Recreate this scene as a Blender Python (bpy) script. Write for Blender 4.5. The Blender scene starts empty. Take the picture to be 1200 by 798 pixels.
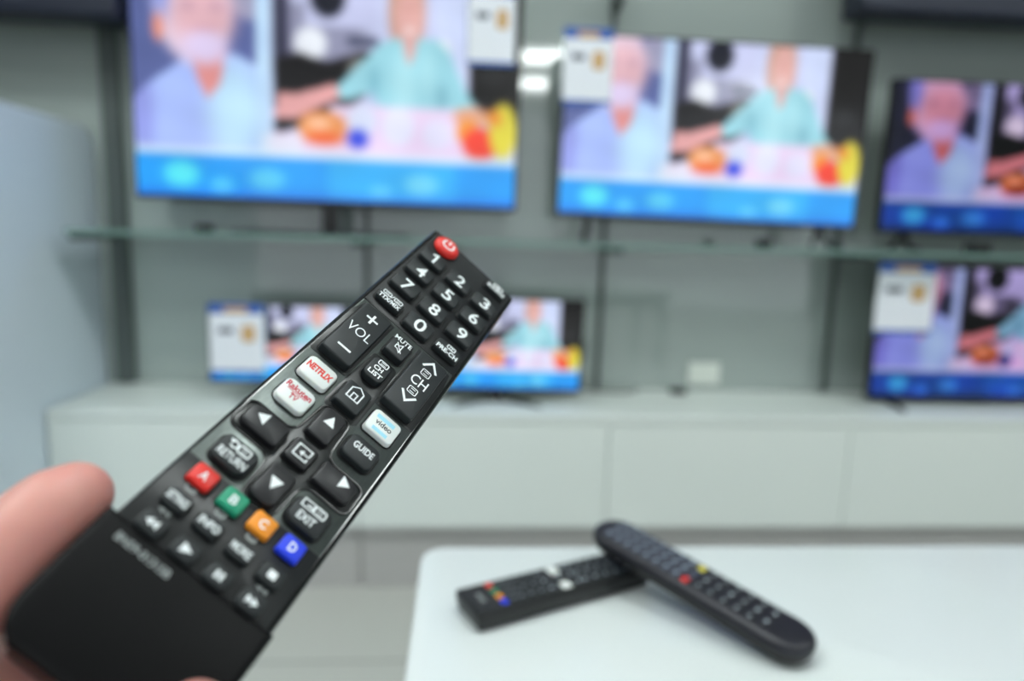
import bpy, bmesh, math, random
from mathutils import Vector, Matrix
random.seed(4)
COL = bpy.context.scene.collection
SC = bpy.context.scene

# ------------------------------------------------------------------ helpers
def lin(c):
    return tuple(((x/12.92) if x <= .04045 else ((x+.055)/1.055)**2.4) for x in c)
def rgb(r, g, b): return lin((r/255, g/255, b/255))

def mat(name, col, rough=.5, metal=0., spec=.5, coat=0., sss=0., noise=None, bump=None, emit=None, estr=0., trans=0., ior=1.5):
    m = bpy.data.materials.new(name); m.use_nodes = True
    nt = m.node_tree; b = nt.nodes['Principled BSDF']
    b.inputs['Base Color'].default_value = (*col, 1)
    b.inputs['Roughness'].default_value = rough
    b.inputs['Metallic'].default_value = metal
    b.inputs['Specular IOR Level'].default_value = spec
    b.inputs['Coat Weight'].default_value = coat
    b.inputs['Coat Roughness'].default_value = .05
    b.inputs['IOR'].default_value = ior
    b.inputs['Transmission Weight'].default_value = trans
    if sss:
        b.inputs['Subsurface Weight'].default_value = sss
        b.inputs['Subsurface Radius'].default_value = (1, .35, .2)
        b.inputs['Subsurface Scale'].default_value = .004
    if emit:
        b.inputs['Emission Color'].default_value = (*emit, 1); b.inputs['Emission Strength'].default_value = estr
    tc = nt.nodes.new('ShaderNodeTexCoord')
    def noise_node(scale, stretch):
        mp = nt.nodes.new('ShaderNodeMapping'); mp.inputs['Scale'].default_value = stretch
        nt.links.new(tc.outputs['Object'], mp.inputs['Vector'])
        n = nt.nodes.new('ShaderNodeTexNoise'); n.inputs['Scale'].default_value = scale; n.inputs['Detail'].default_value = 4
        nt.links.new(mp.outputs['Vector'], n.inputs['Vector']); return n
    if noise:                                   # (scale, stretch, second colour)
        n = noise_node(noise[0], noise[1]); mx = nt.nodes.new('ShaderNodeMix'); mx.data_type = 'RGBA'
        mx.inputs['A'].default_value = (*col, 1); mx.inputs['B'].default_value = (*noise[2], 1)
        nt.links.new(n.outputs['Fac'], mx.inputs['Factor']); nt.links.new(mx.outputs['Result'], b.inputs['Base Color'])
    if bump:                                    # (scale, stretch, strength, distance)
        n = noise_node(bump[0], bump[1]); bp = nt.nodes.new('ShaderNodeBump')
        bp.inputs['Strength'].default_value = bump[2]; bp.inputs['Distance'].default_value = bump[3]
        nt.links.new(n.outputs['Fac'], bp.inputs['Height']); nt.links.new(bp.outputs['Normal'], b.inputs['Normal'])
    return m

def obj(name, bm, mats, parent=None, smooth=None, label=None):
    me = bpy.data.meshes.new(name)
    bmesh.ops.recalc_face_normals(bm, faces=bm.faces); bm.to_mesh(me); bm.free()
    if not isinstance(mats, (list, tuple)): mats = [mats]
    for m in mats: me.materials.append(m)
    if smooth is not None:
        me.shade_smooth()
        me.set_sharp_from_angle(angle=math.radians(smooth))
    o = bpy.data.objects.new(name, me); COL.objects.link(o); o.parent = parent
    if label: o['label'] = label
    return o
def tag(o, label=None, cat=None, group=None, kind=None):
    if label: o['label'] = label
    if cat: o['category'] = cat
    if group: o['group'] = group
    if kind: o['kind'] = kind
    return o
def thing(name, label, cat, loc=(0, 0, 0), rot=(0, 0, 0), group=None):
    o = bpy.data.objects.new(name, None); COL.objects.link(o); o.location = loc; o.rotation_euler = rot
    o.empty_display_size = .02
    return tag(o, label, cat, group)
def struct(o): o['kind'] = 'structure'; return o

def box(bm, x0, x1, y0, y1, z0, z1, bev=0, seg=2, mi=0):
    r = bmesh.ops.create_cube(bm, size=1)
    for v in r['verts']:
        v.co = Vector((x0+(v.co.x+.5)*(x1-x0), y0+(v.co.y+.5)*(y1-y0), z0+(v.co.z+.5)*(z1-z0)))
    fs = set(f for v in r['verts'] for f in v.link_faces)
    for f in fs: f.material_index = mi
    if bev:
        es = list(set(e for v in r['verts'] for e in v.link_edges))
        bmesh.ops.bevel(bm, geom=es, offset=bev, segments=seg, affect='EDGES', profile=.5)
    return bm
def newbox(*a, **k): return box(bmesh.new(), *a, **k)

def rrect(cx, cy, w, h, r, n=6):
    """rounded rectangle points; r a number or (top right, top left, bottom left, bottom right)"""
    if not isinstance(r, (tuple, list)): r = (r,)*4
    pts = []
    for k, (sx, sy) in enumerate(((1, 1), (-1, 1), (-1, -1), (1, -1))):
        q = max(min(r[k], w/2-1e-6, h/2-1e-6), 1e-6)
        ox, oy = cx+sx*(w/2-q), cy+sy*(h/2-q)
        for i in range(n+1):
            a = math.pi/2*(k+i/n); pts.append((ox+q*math.cos(a), oy+q*math.sin(a)))
    return pts
def stack(bm, rings, cap=(True, True), mi=0):
    """rings: list of (points, z) with the same counts; lofts them"""
    vs = [[bm.verts.new((p[0], p[1], (z(p) if callable(z) else z))) for p in pts] for pts, z in rings]
    n = len(vs[0]); fs = []
    for a, b in zip(vs, vs[1:]):
        for i in range(n):
            fs.append(bm.faces.new((a[i], a[(i+1) % n], b[(i+1) % n], b[i])))
    if cap[0]: fs.append(bm.faces.new(vs[0][::-1]))
    if cap[1]: fs.append(bm.faces.new(vs[-1]))
    for f in fs: f.material_index = mi
    return fs
def roundpoly(pts, n=5):
    """pts: (x, y, r) -> polygon with arcs in its corners"""
    out = []; N = len(pts)
    for i in range(N):
        p = Vector(pts[i][:2]); a = Vector(pts[i-1][:2])-p; b = Vector(pts[(i+1) % N][:2])-p; r = pts[i][2]
        a.normalize(); b.normalize(); ang = a.angle(b); d = r/math.tan(ang/2)
        c = p+(a+b).normalized()*(r/math.sin(ang/2))
        s = p+a*d-c; e = p+b*d-c
        for k in range(n+1):
            t = k/n; v = (s*math.sin((1-t)*(math.pi-ang))+e*math.sin(t*(math.pi-ang)))/math.sin(math.pi-ang)
            out.append(tuple(c+v))
    return out
def tube(bm, pts, r, n=8, closed=False, mi=0):
    pts = [Vector(p) for p in pts]; rings = []; N = len(pts)
    for i, p in enumerate(pts):
        if closed: d = pts[(i+1) % N]-pts[i-1]
        else: d = pts[min(i+1, N-1)]-pts[max(i-1, 0)]
        d.normalize(); a = Vector((0, 0, 1)) if abs(d.z) < .9 else Vector((1, 0, 0))
        u = d.cross(a).normalized(); w = d.cross(u)
        rr = r[i] if isinstance(r, (list, tuple)) else r
        rings.append([bm.verts.new(p+u*rr*math.cos(t)+w*rr*math.sin(t)) for t in [2*math.pi*k/n for k in range(n)]])
    for i in range(N if closed else N-1):
        a, b = rings[i], rings[(i+1) % N]
        for k in range(n):
            f = bm.faces.new((a[k], a[(k+1) % n], b[(k+1) % n], b[k])); f.material_index = mi
    if not closed:
        bm.faces.new(rings[0][::-1]).material_index = mi; bm.faces.new(rings[-1]).material_index = mi
    return bm

# ------------------------------------------------------------------ camera
F, CAMH = 800., 1.0
PITCH, YAW, ROLL = .15, .07, .028
fw = Vector((math.sin(YAW)*math.cos(PITCH), math.cos(YAW)*math.cos(PITCH), -math.sin(PITCH)))
rt = Vector((math.cos(YAW), -math.sin(YAW), 0)); up = rt.cross(fw)
rt2 = rt*math.cos(ROLL)+up*math.sin(ROLL); up2 = -rt*math.sin(ROLL)+up*math.cos(ROLL)
CAM = Vector((0, 0, CAMH))
cd = bpy.data.cameras.new('camera'); cam = bpy.data.objects.new('camera', cd); COL.objects.link(cam); SC.camera = cam
cam.matrix_world = Matrix(((rt2.x, up2.x, -fw.x, 0), (rt2.y, up2.y, -fw.y, 0), (rt2.z, up2.z, -fw.z, CAMH), (0, 0, 0, 1)))
cd.sensor_width = 36; cd.lens = 24; cd.clip_start = .02; cd.clip_end = 60
cd.dof.use_dof = True; cd.dof.focus_distance = .209; cd.dof.aperture_fstop = 5.2
def cv2w(v): return CAM+rt2*v[0]-up2*v[1]+fw*v[2]
def ray(px, py): return (rt2*((px-600)/F)-up2*((py-399)/F)+fw)
def atY(px, py, y): d = ray(px, py); return CAM+d*(y/d.y)
def atZ(px, py, z): d = ray(px, py); return CAM+d*((z-CAMH)/d.z)

# ------------------------------------------------------------------ materials
M = dict(
    wall=mat('grey wall laminate', rgb(168, 178, 174), .06, spec=1.0, noise=(1.2, (.4, .4, 5), rgb(154, 165, 161))),
    sidewall=mat('grey paint', rgb(150, 155, 152), .7),
    slot=mat('dark slotted metal', rgb(84, 93, 91), .5),
    floor=None,
    ceil=mat('ceiling tile', rgb(215, 215, 210), .8, noise=(40, (1, 1, 1), rgb(200, 200, 196))),
    navy=mat('navy board', rgb(20, 28, 48), .5),
    cab=mat('white lacquer', rgb(226, 232, 228), .35, noise=(3, (1, 1, 1), rgb(220, 228, 224))),
    plinth=mat('plinth laminate', rgb(184, 182, 180), .5, noise=(6, (1, 1, 8), rgb(172, 171, 169))),
    table=mat('white table laminate', rgb(220, 226, 226), .28, noise=(4, (1, 1, 1), rgb(216, 223, 223))),
    metal=mat('brushed steel', rgb(150, 152, 152), .35, metal=1),
    panel=mat('white glossy panel with painted screen tint', rgb(222, 234, 244), .3, noise=(2, (1, 1, 1), rgb(216, 230, 242))),  # bluish cast of the screens' light is painted into the white
    glass=None, edge=mat('green glass edge', rgb(112, 142, 134), .3),
    tvblack=mat('black gloss plastic', rgb(14, 14, 16), .22),
    tvback=mat('black matt plastic', rgb(20, 20, 22), .6),
    card=mat('white printed card', rgb(232, 235, 242), .5),
    blue=mat('blue print', rgb(40, 90, 175), .5),
    tan=mat('tan print', rgb(205, 165, 110), .5),
    ink=mat('dark print', rgb(70, 75, 95), .5),
    socket=mat('white socket plastic', rgb(225, 230, 222), .35),
    cable=mat('black cable rubber', rgb(22, 24, 25), .6),
    lamp=mat('lamp diffuser', (.9, .9, .9), .5, emit=(.93, 1, .985), estr=30.),
    lampf=mat('lamp frame', rgb(230, 230, 230), .4),
    # held remote
    body=mat('remote shell', rgb(14, 15, 17), .38, bump=(900, (1, 1, 1), .15, .0002)),
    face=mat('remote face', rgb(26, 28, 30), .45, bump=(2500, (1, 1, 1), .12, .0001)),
    rim=mat('remote glossy rim', rgb(16, 17, 19), .12, spec=.8),
    brushed=mat('gunmetal brushed plate', rgb(118, 125, 122), .40, metal=.85, noise=(260, (9, 1, 1), rgb(88, 94, 92)), bump=(400, (1, 8, 1), .25, .0002)),
    inset=mat('smoked inset', rgb(24, 27, 28), .36),
    palm=mat('palm black', rgb(8, 8, 10), .45, spec=.14),
    key=mat('rubber key', rgb(25, 31, 34), .5, bump=(3000, (1, 1, 1), .1, .0001)),
    keyd=mat('dark rubber key', rgb(24, 24, 28), .42),
    gap=mat('key gap', rgb(6, 6, 7), .6),
    keyw=mat('white key', rgb(232, 236, 234), .35, sss=.1),
    red=mat('red key', rgb(226, 42, 34), .38), green=mat('green key', rgb(20, 148, 112), .4),
    orange=mat('orange key', rgb(238, 146, 30), .4), kblue=mat('blue key', rgb(28, 62, 228), .4),
    ink_w=mat('white lettering', rgb(240, 246, 248), .5), ink_g=mat('grey lettering', rgb(150, 156, 156), .5),
    ink_r=mat('red lettering', rgb(225, 60, 50), .5), ink_c=mat('pale cyan print', rgb(160, 222, 240), .5),
    ink_m=mat('crimson lettering', rgb(200, 50, 70), .5), ink_k=mat('black lettering', rgb(40, 48, 56), .5),
    led=mat('smoked window', rgb(20, 16, 22), .1),
    yellow=mat('yellow key', rgb(225, 210, 50), .4),
    r2shell=mat('navy black shell', rgb(20, 20, 32), .4), r2side=mat('dark grey shell', rgb(26, 25, 26), .5),
    r2key=mat('slate key', rgb(72, 80, 98), .5), pale=mat('pale lettering', rgb(172, 182, 192), .5),
)
def glass_mat():
    m = bpy.data.materials.new('clear glass'); m.use_nodes = True; nt = m.node_tree; nt.nodes.clear()
    out = nt.nodes.new('ShaderNodeOutputMaterial'); mx = nt.nodes.new('ShaderNodeMixShader'); tr = nt.nodes.new('ShaderNodeBsdfTransparent')
    gl = nt.nodes.new('ShaderNodeBsdfGlossy'); fr = nt.nodes.new('ShaderNodeFresnel'); fr.inputs['IOR'].default_value = 1.5
    tr.inputs['Color'].default_value = (.90, .97, .94, 1); gl.inputs['Roughness'].default_value = .05; gl.inputs['Color'].default_value = (.9, .97, .94, 1)
    nt.links.new(fr.outputs[0], mx.inputs[0]); nt.links.new(tr.outputs[0], mx.inputs[1]); nt.links.new(gl.outputs[0], mx.inputs[2]); nt.links.new(mx.outputs[0], out.inputs[0]); return m
M['glass'] = glass_mat()
def floor_mat():
    m = mat('grey floor tile', rgb(192, 192, 187), .3); nt = m.node_tree; b = nt.nodes['Principled BSDF']
    tc = nt.nodes.new('ShaderNodeTexCoord'); br = nt.nodes.new('ShaderNodeTexBrick')
    br.offset = 0; br.inputs['Scale'].default_value = 1; br.inputs['Brick Width'].default_value = .6; br.inputs['Row Height'].default_value = .6
    br.inputs['Mortar Size'].default_value = .004; br.inputs['Color1'].default_value = (*rgb(190, 191, 185), 1)
    br.inputs['Color2'].default_value = (*rgb(184, 185, 180), 1); br.inputs['Mortar'].default_value = (*rgb(140, 142, 138), 1)
    mp = nt.nodes.new('ShaderNodeMapping'); mp.inputs['Location'].default_value = (.1, .3, 0)
    nt.links.new(tc.outputs['Object'], mp.inputs['Vector']); nt.links.new(mp.outputs['Vector'], br.inputs['Vector'])
    nt.links.new(br.outputs['Color'], b.inputs['Base Color']); return m
M['floor'] = floor_mat()
def skin_mat():
    m = mat('skin', rgb(222, 160, 142), .48, sss=.35); nt = m.node_tree; b = nt.nodes['Principled BSDF']
    tc = nt.nodes.new('ShaderNodeTexCoord'); n = nt.nodes.new('ShaderNodeTexNoise'); n.inputs['Scale'].default_value = 45
    nt.links.new(tc.outputs['Object'], n.inputs['Vector'])
    mx = nt.nodes.new('ShaderNodeMix'); mx.data_type = 'RGBA'
    mx.inputs['A'].default_value = (*rgb(214, 164, 150), 1); mx.inputs['B'].default_value = (*rgb(204, 130, 126), 1)
    nt.links.new(n.outputs['Fac'], mx.inputs['Factor']); nt.links.new(mx.outputs['Result'], b.inputs['Base Color'])
    n2 = nt.nodes.new('ShaderNodeTexNoise'); n2.inputs['Scale'].default_value = 1500
    nt.links.new(tc.outputs['Object'], n2.inputs['Vector'])
    bp = nt.nodes.new('ShaderNodeBump'); bp.inputs['Strength'].default_value = .2; bp.inputs['Distance'].default_value = .0003
    nt.links.new(n2.outputs['Fac'], bp.inputs['Height']); nt.links.new(bp.outputs['Normal'], b.inputs['Normal'])
    return m
M['skin'] = skin_mat()
M['nail'] = mat('nail', rgb(235, 180, 165), .25, sss=.2)

# ------------------------------------------------------------------ room
YW = 2.16
ZC, YF = .52, 1.82
struct(obj('floor', newbox(-4.5, 6, -6, YW+.1, -.05, 0), M['floor']))
struct(obj('wall_back', newbox(-4.5, 6, YW, YW+.1, 0, 2.8), M['wall']))
struct(obj('ceiling', newbox(-4.5, 6, -6, YW+.1, 2.8, 2.86), M['ceil']))
struct(obj('wall_right', newbox(6, 6.1, -6, YW+.1, 0, 2.8), M['sidewall']))
struct(obj('wall_left', newbox(-4.6, -4.5, -6, YW+.1, 0, 2.8), M['sidewall']))

# uprights: slotted metal standards on the back wall
def upright(px, py, w, label):
    x = atY(px, py, YW).x
    bm = newbox(x-w/2, x+w/2, YW-.020, YW-.001, ZC+.001, 1.735, .002, 1)
    o = thing('shelf_upright', label, 'shelf support', (x, YW, ZC+.001), group='slotted metal uprights on the back wall')
    for v in bm.verts: v.co -= Vector((x, YW, ZC+.001))
    obj('channel', bm, M['slot'], o)
    b2 = newbox(-.008, .008, -.26, -.02, .440, .458, .002, 1)        # arm that carries the glass shelf
    obj('shelf_bracket', b2, M['slot'], o)
    b3 = newbox(-.014, .014, -.09, -.02, 1.15, 1.21, .004, 1)
    for v in b3.verts:
        if v.co.y < -.05: v.co.z += .012
    obj('top_bracket', b3, M['slot'], o)
upright(143, 300, .055, 'dark metal upright beside the tall white panel at the left')
upright(430, 300, .012, 'thin dark metal upright on the wall below the largest screen')
upright(706, 300, .012, 'thin dark metal upright between the two bright upper screens')
upright(978, 300, .016, 'dark metal upright on the wall left of the dim screens')

# navy fascia boards
zf = atY(1190, 20, 1.95).z
f1 = tag(obj('fascia_board', newbox(atY(1000, 10, 2.0).x, 3.6, 1.95, 2.068, zf, zf+.3, .01), M['navy']), 'dark navy fascia board along the top of the wall at the right', 'board', 'navy fascia boards')
f2 = tag(obj('fascia_board', newbox(-3.4, atY(144, 5, 2.0).x, 1.95, 2.068, atY(80, 16, 1.95).z, atY(80, 16, 1.95).z+.3, .01), M['navy']), 'dark navy fascia board high on the wall at the upper left corner', 'board', 'navy fascia boards')
# tall white panel at the left end
bm = bmesh.new()
px_, zt = -1.10, 1.282
stack(bm, [(rrect(1.385, zt/2, 1.53, zt, (.035, .001, .001, .001), 6), z) for z in (0, .05)])
for v in bm.verts: v.co = Vector((px_-.05+v.co.z, v.co.x, v.co.y))
bmesh.ops.bevel(bm, geom=[e for e in bm.edges if abs((e.verts[0].co.x-e.verts[1].co.x)) < 1e-5 and e.verts[0].co.x > px_-.001], offset=.01, segments=3, affect='EDGES')
tag(obj('side_panel', bm, M['panel'], smooth=30), 'tall white upright panel at the left end of the low cabinets', 'panel')

# ------------------------------------------------------------------ low cabinets
ZC, YF = .52, 1.82
xs = [-1.095, -.283, .407, 1.105, 1.80, 2.50]
names = ['white low cabinet standing against the tall white panel at the left', 'white low cabinet below the small screen on a curved stand',
         'white low cabinet below the wall socket', 'white low cabinet below the dim lower screen at the right edge', 'white low cabinet furthest right in the row']
for i in range(5):
    x0, x1 = xs[i]+.001, xs[i+1]-.001; w = x1-x0
    c = thing('low_cabinet', names[i], 'cabinet', ((x0+x1)/2, YF, 0), group='white low cabinets in a row')
    obj('carcass', newbox(-w/2, w/2, .018, YW-YF-.002, .188, ZC-.022, .001, 1), M['cab'], c)
    obj('drawer_front', newbox(-w/2+.0002, w/2-.0002, 0, .018, .190, ZC-.024, .003, 2), M['cab'], c)
    obj('plinth', newbox(-w/2+.001, w/2-.001, .03, .05, .0, .188, .001, 1), M['plinth'], c)
tag(obj('worktop', newbox(xs[0]+.001, xs[-1], YF-.004, YW-.001, ZC-.022, ZC, .004, 2), M['cab']), 'long white worktop lying across the row of low cabinets', 'worktop')

# ------------------------------------------------------------------ glass shelf
ZS = .990
def shelf_bm():
    bm = newbox(-1.045, 2.6, 1.87, YW-.024, ZS-.012, ZS)
    for f in bm.faces:
        f.material_index = 1 if abs(f.normal.z) < .5 else 0
    return bm
tag(obj('glass_shelf', shelf_bm(), [M['glass'], M['edge']]), 'long greenish glass shelf carrying the upper row of screens', 'shelf')

# ------------------------------------------------------------------ screen pictures
def smooth(e0, e1, x):
    t = min(max((x-e0)/(e1-e0), 0), 1); return t*t*(3-2*t)
def ell(s, t, cx, cy, rx, ry, soft=.18):
    d = math.hypot((s-cx)/rx, (t-cy)/ry); return 1-smooth(1-soft, 1+soft, d)
def rec(s, t, a, b, c, d, e=.006):
    return smooth(a-e, a+e, s)*(1-smooth(b-e, b+e, s))*smooth(c-e, c+e, t)*(1-smooth(d-e, d+e, t))
def poly(s, t, pts):
    inside = False; j = len(pts)-1
    for i in range(len(pts)):
        xi, yi = pts[i]; xj, yj = pts[j]
        if (yi > t) != (yj > t) and s < (xj-xi)*(t-yi)/(yj-yi)+xi: inside = not inside
        j = i
    return 1. if inside else 0.
MAN = [(0, .2), (0, .44), (.03, .5), (.11, .60), (.14, .66), (.25, .66), (.27, .65), (.33, .60), (.33, .2)]
NECK = [(.145, .68), (.235, .68), (.225, .53), (.19, .45), (.165, .53)]
WOMAN = [(.655, .28), (.645, .40), (.62, .52), (.55, .47), (.50, .50), (.57, .62), (.64, .74), (.69, .77), (.78, .77), (.82, .70), (.86, .54), (.90, .46), (.86, .42), (.83, .46), (.80, .36), (.79, .28)]
ARM = [(.37, .50), (.43, .50), (.52, .55), (.53, .48), (.46, .42), (.41, .37), (.36, .38)]
def picture(s, t):
    c = [150, 160, 205]
    def mixc(col, a):
        for k in range(3): c[k] += (col[k]-c[k])*a
    if s < .345:
        mixc((92, 104, 160), 1)
        mixc((160, 160, 190), ell(s, t, .30, .93, .05, .12))
        mixc((168, 190, 252), poly(s, t, MAN)); mixc((190, 228, 252), ell(s, t, .26, .40, .07, .22, .6)*poly(s, t, MAN))
        mixc((150, 160, 235), ell(s, t, .02, .38, .03, .2, .7)*poly(s, t, MAN))
        mixc((226, 205, 225), ell(s, t, .158, .86, .098, .25)); mixc((228, 182, 192), ell(s, t, .18, .82, .08, .14, .5)); mixc((190, 150, 170), ell(s, t, .145, .86, .02, .02, .6)*.6); mixc((190, 150, 170), ell(s, t, .215, .86, .02, .02, .6)*.6); mixc((205, 140, 150), ell(s, t, .185, .76, .03, .015, .6)*.6)
        mixc((160, 170, 235), ell(s, t, .075, .94, .025, .14, .6))
        mixc((230, 150, 148), poly(s, t, NECK)); mixc((222, 206, 240), ell(s, t, .185, .68, .058, .075, .5))
        mixc((235, 150, 130), ell(s, t, .068, .76, .014, .06, .5))
    else:
        mixc((205, 212, 246), 1)
        mixc((120, 120, 145), rec(s, t, .36, .60, .60, .90, .03)*.7)
        mixc((60, 60, 85), rec(s, t, .36, .40, .55, 1.1, .01)); mixc((40, 42, 58), rec(s, t, .365, .378, .3, 1.1, .004))
        mixc((200, 205, 240), rec(s, t, .44, .62, .80, 1.1, .01)); mixc((70, 75, 100), rec(s, t, .55, .63, .72, .76, .01))
        mixc((24, 26, 40), ell(s, t, .50, .93, .045, .09)); mixc((240, 246, 255), ell(s, t, .455, .72, .042, .075, .3))
        mixc((22, 20, 22), poly(s, t, [(.36, .30), (.36, .64), (.42, .68), (.50, .64), (.60, .70), (.66, .66), (.60, .50), (.52, .40)]))
        mixc((170, 172, 165), ell(s, t, .585, .62, .035, .05, .4)*.7)
        mixc((210, 222, 255), rec(s, t, .78, .862, .45, 1.1, .006)); mixc((238, 250, 255), ell(s, t, .80, .72, .02, .05, .5))
        mixc((22, 20, 20), rec(s, t, .872, 1.1, .40, 1.1, .005)); mixc((55, 58, 60), ell(s, t, .93, .62, .04, .05, .7)*.6)
        mixc((205, 160, 140), ell(s, t, .705, .88, .048, .20)); mixc((228, 176, 170), ell(s, t, .71, .86, .036, .15))
        mixc((190, 130, 120), ell(s, t, .70, .90, .007, .010, .6)*.7); mixc((190, 130, 120), ell(s, t, .724, .90, .007, .010, .6)*.7); mixc((255, 240, 240), ell(s, t, .712, .80, .014, .012, .6))
        mixc((158, 218, 232), poly(s, t, WOMAN)); mixc((186, 236, 244), ell(s, t, .70, .55, .03, .16, .7)*.6*poly(s, t, WOMAN)); mixc((186, 236, 244), ell(s, t, .76, .62, .02, .1, .7)*.5*poly(s, t, WOMAN)); mixc((226, 176, 172), poly(s, t, [(.69, .78), (.735, .78), (.72, .66), (.71, .64)]))
        mixc((120, 185, 205), ell(s, t, .62, .55, .015, .08, .6)*.6); mixc((110, 170, 190), ell(s, t, .80, .5, .015, .06, .6)*.5)
        mixc((235, 215, 244), smooth(.46, .44, t) if t < .46 and .5 < s < .87 else 0)
        mixc((236, 214, 246), rec(s, t, .345, .87, .19, .40, .02) if s > .45 or t < .32 else 0)
        mixc((232, 168, 168), poly(s, t, ARM))
        mixc((236, 150, 84), ell(s, t, .485, .345, .065, .075)); mixc((238, 104, 50), ell(s, t, .49, .29, .05, .03, .5)); mixc((250, 196, 160), ell(s, t, .475, .36, .03, .025, .6))
        mixc((222, 230, 255), ell(s, t, .59, .38, .038, .07)); mixc((52, 72, 226), ell(s, t, .578, .295, .028, .045, .4))
        mixc((230, 232, 255), ell(s, t, .685, .36, .042, .09)); mixc((228, 226, 252), ell(s, t, .79, .33, .04, .07))
        mixc((230, 170, 140), ell(s, t, .88, .42, .05, .045)); mixc((240, 150, 60), ell(s, t, .87, .35, .03, .06))
        mixc((244, 66, 44), ell(s, t, .905, .295, .048, .075)); mixc((228, 216, 62), ell(s, t, .965, .36, .038, .13)); mixc((240, 150, 50), ell(s, t, .94, .42, .02, .04, .5))
    mixc((190, 222, 252), rec(s, t, .315, .352, .2, 1.2, .004))
    mixc((232, 236, 252), rec(s, t, .33, .43, .2, .30, .012)*.8)
    mixc((214, 236, 252), rec(s, t, -1, 2, .19, .225, .01)*.9)
    b = 1-smooth(.185, .20, t)
    if b:
        mixc((34, 158, 246), b); mixc((60, 190, 250), b*rec(s, t, .50, .84, -1, .19, .02)*.6)
        for cx, cy, rx, ry, col in ((.115, .10, .045, .06, (90, 236, 250)), (.34, .09, .045, .05, (86, 206, 250)), (.22, .05, .03, .04, (80, 200, 250)), (.75, .09, .045, .05, (110, 215, 252)), (.64, .05, .03, .03, (90, 205, 252))):
            mixc(col, b*ell(s, t, cx, cy, rx, ry, .5))
        mixc((36, 110, 240), b*(1-smooth(.0, .05, t))*.6)
    v = 1+.035*math.sin(23*s+11*t)*math.sin(17*t-9*s)      # uneven studio background
    c = [min(x*v, 255) for x in c]
    return [x/255 for x in c]
def dim(c):
    l = (c[0]+c[1]+c[2])/3; k = .24+.76*smooth(.36, .74, l); r, g, b = [x**1.4*k for x in c]
    return [r*.88, max(g*.78-.42*max(0, b-r-.5), 0), b*.85]
def screen_mat(name, strength):
    m = mat(name, (.004, .004, .005), .12, spec=.5); nt = m.node_tree; b = nt.nodes['Principled BSDF']
    a = nt.nodes.new('ShaderNodeVertexColor'); a.layer_name = 'picture'
    nt.links.new(a.outputs['Color'], b.inputs['Emission Color']); b.inputs['Emission Strength'].default_value = strength
    return m
M['scr'] = screen_mat('lit screen picture', 1.0); M['scrd'] = screen_mat('dim lit screen picture', .95)
NX, NY = 176, 100
def grid(fn):
    g = [[fn(i/NX, j/NY) for i in range(NX+1)] for j in range(NY+1)]
    for _ in range(2):
        g = [[[(r[max(i-1, 0)][k]+2*r[i][k]+r[min(i+1, NX)][k])/4 for k in range(3)] for i in range(NX+1)] for r in g]
        g = [[[(g[max(j-1, 0)][i][k]+2*g[j][i][k]+g[min(j+1, NY)][i][k])/4 for k in range(3)] for i in range(NX+1)] for j in range(NY+1)]
    return [x for r in g for c in r for x in (*lin(c), 1.)]
GRIDS = {}
def screen(w, h, m, parent, fn):
    nx, ny = NX, NY; me = bpy.data.meshes.new('screen')
    vs = [(-w/2+w*i/nx, 0., h*j/ny) for j in range(ny+1) for i in range(nx+1)]
    fs = [(j*(nx+1)+i, j*(nx+1)+i+1, (j+1)*(nx+1)+i+1, (j+1)*(nx+1)+i) for j in range(ny) for i in range(nx)]
    me.from_pydata(vs, [], fs); at = me.color_attributes.new('picture', 'FLOAT_COLOR', 'POINT')
    if m.name not in GRIDS: GRIDS[m.name] = grid(fn)
    data = GRIDS[m.name]
    at.data.foreach_set('color', data); me.materials.append(m)
    o = bpy.data.objects.new('screen', me); COL.objects.link(o); o.parent = parent; return o

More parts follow.
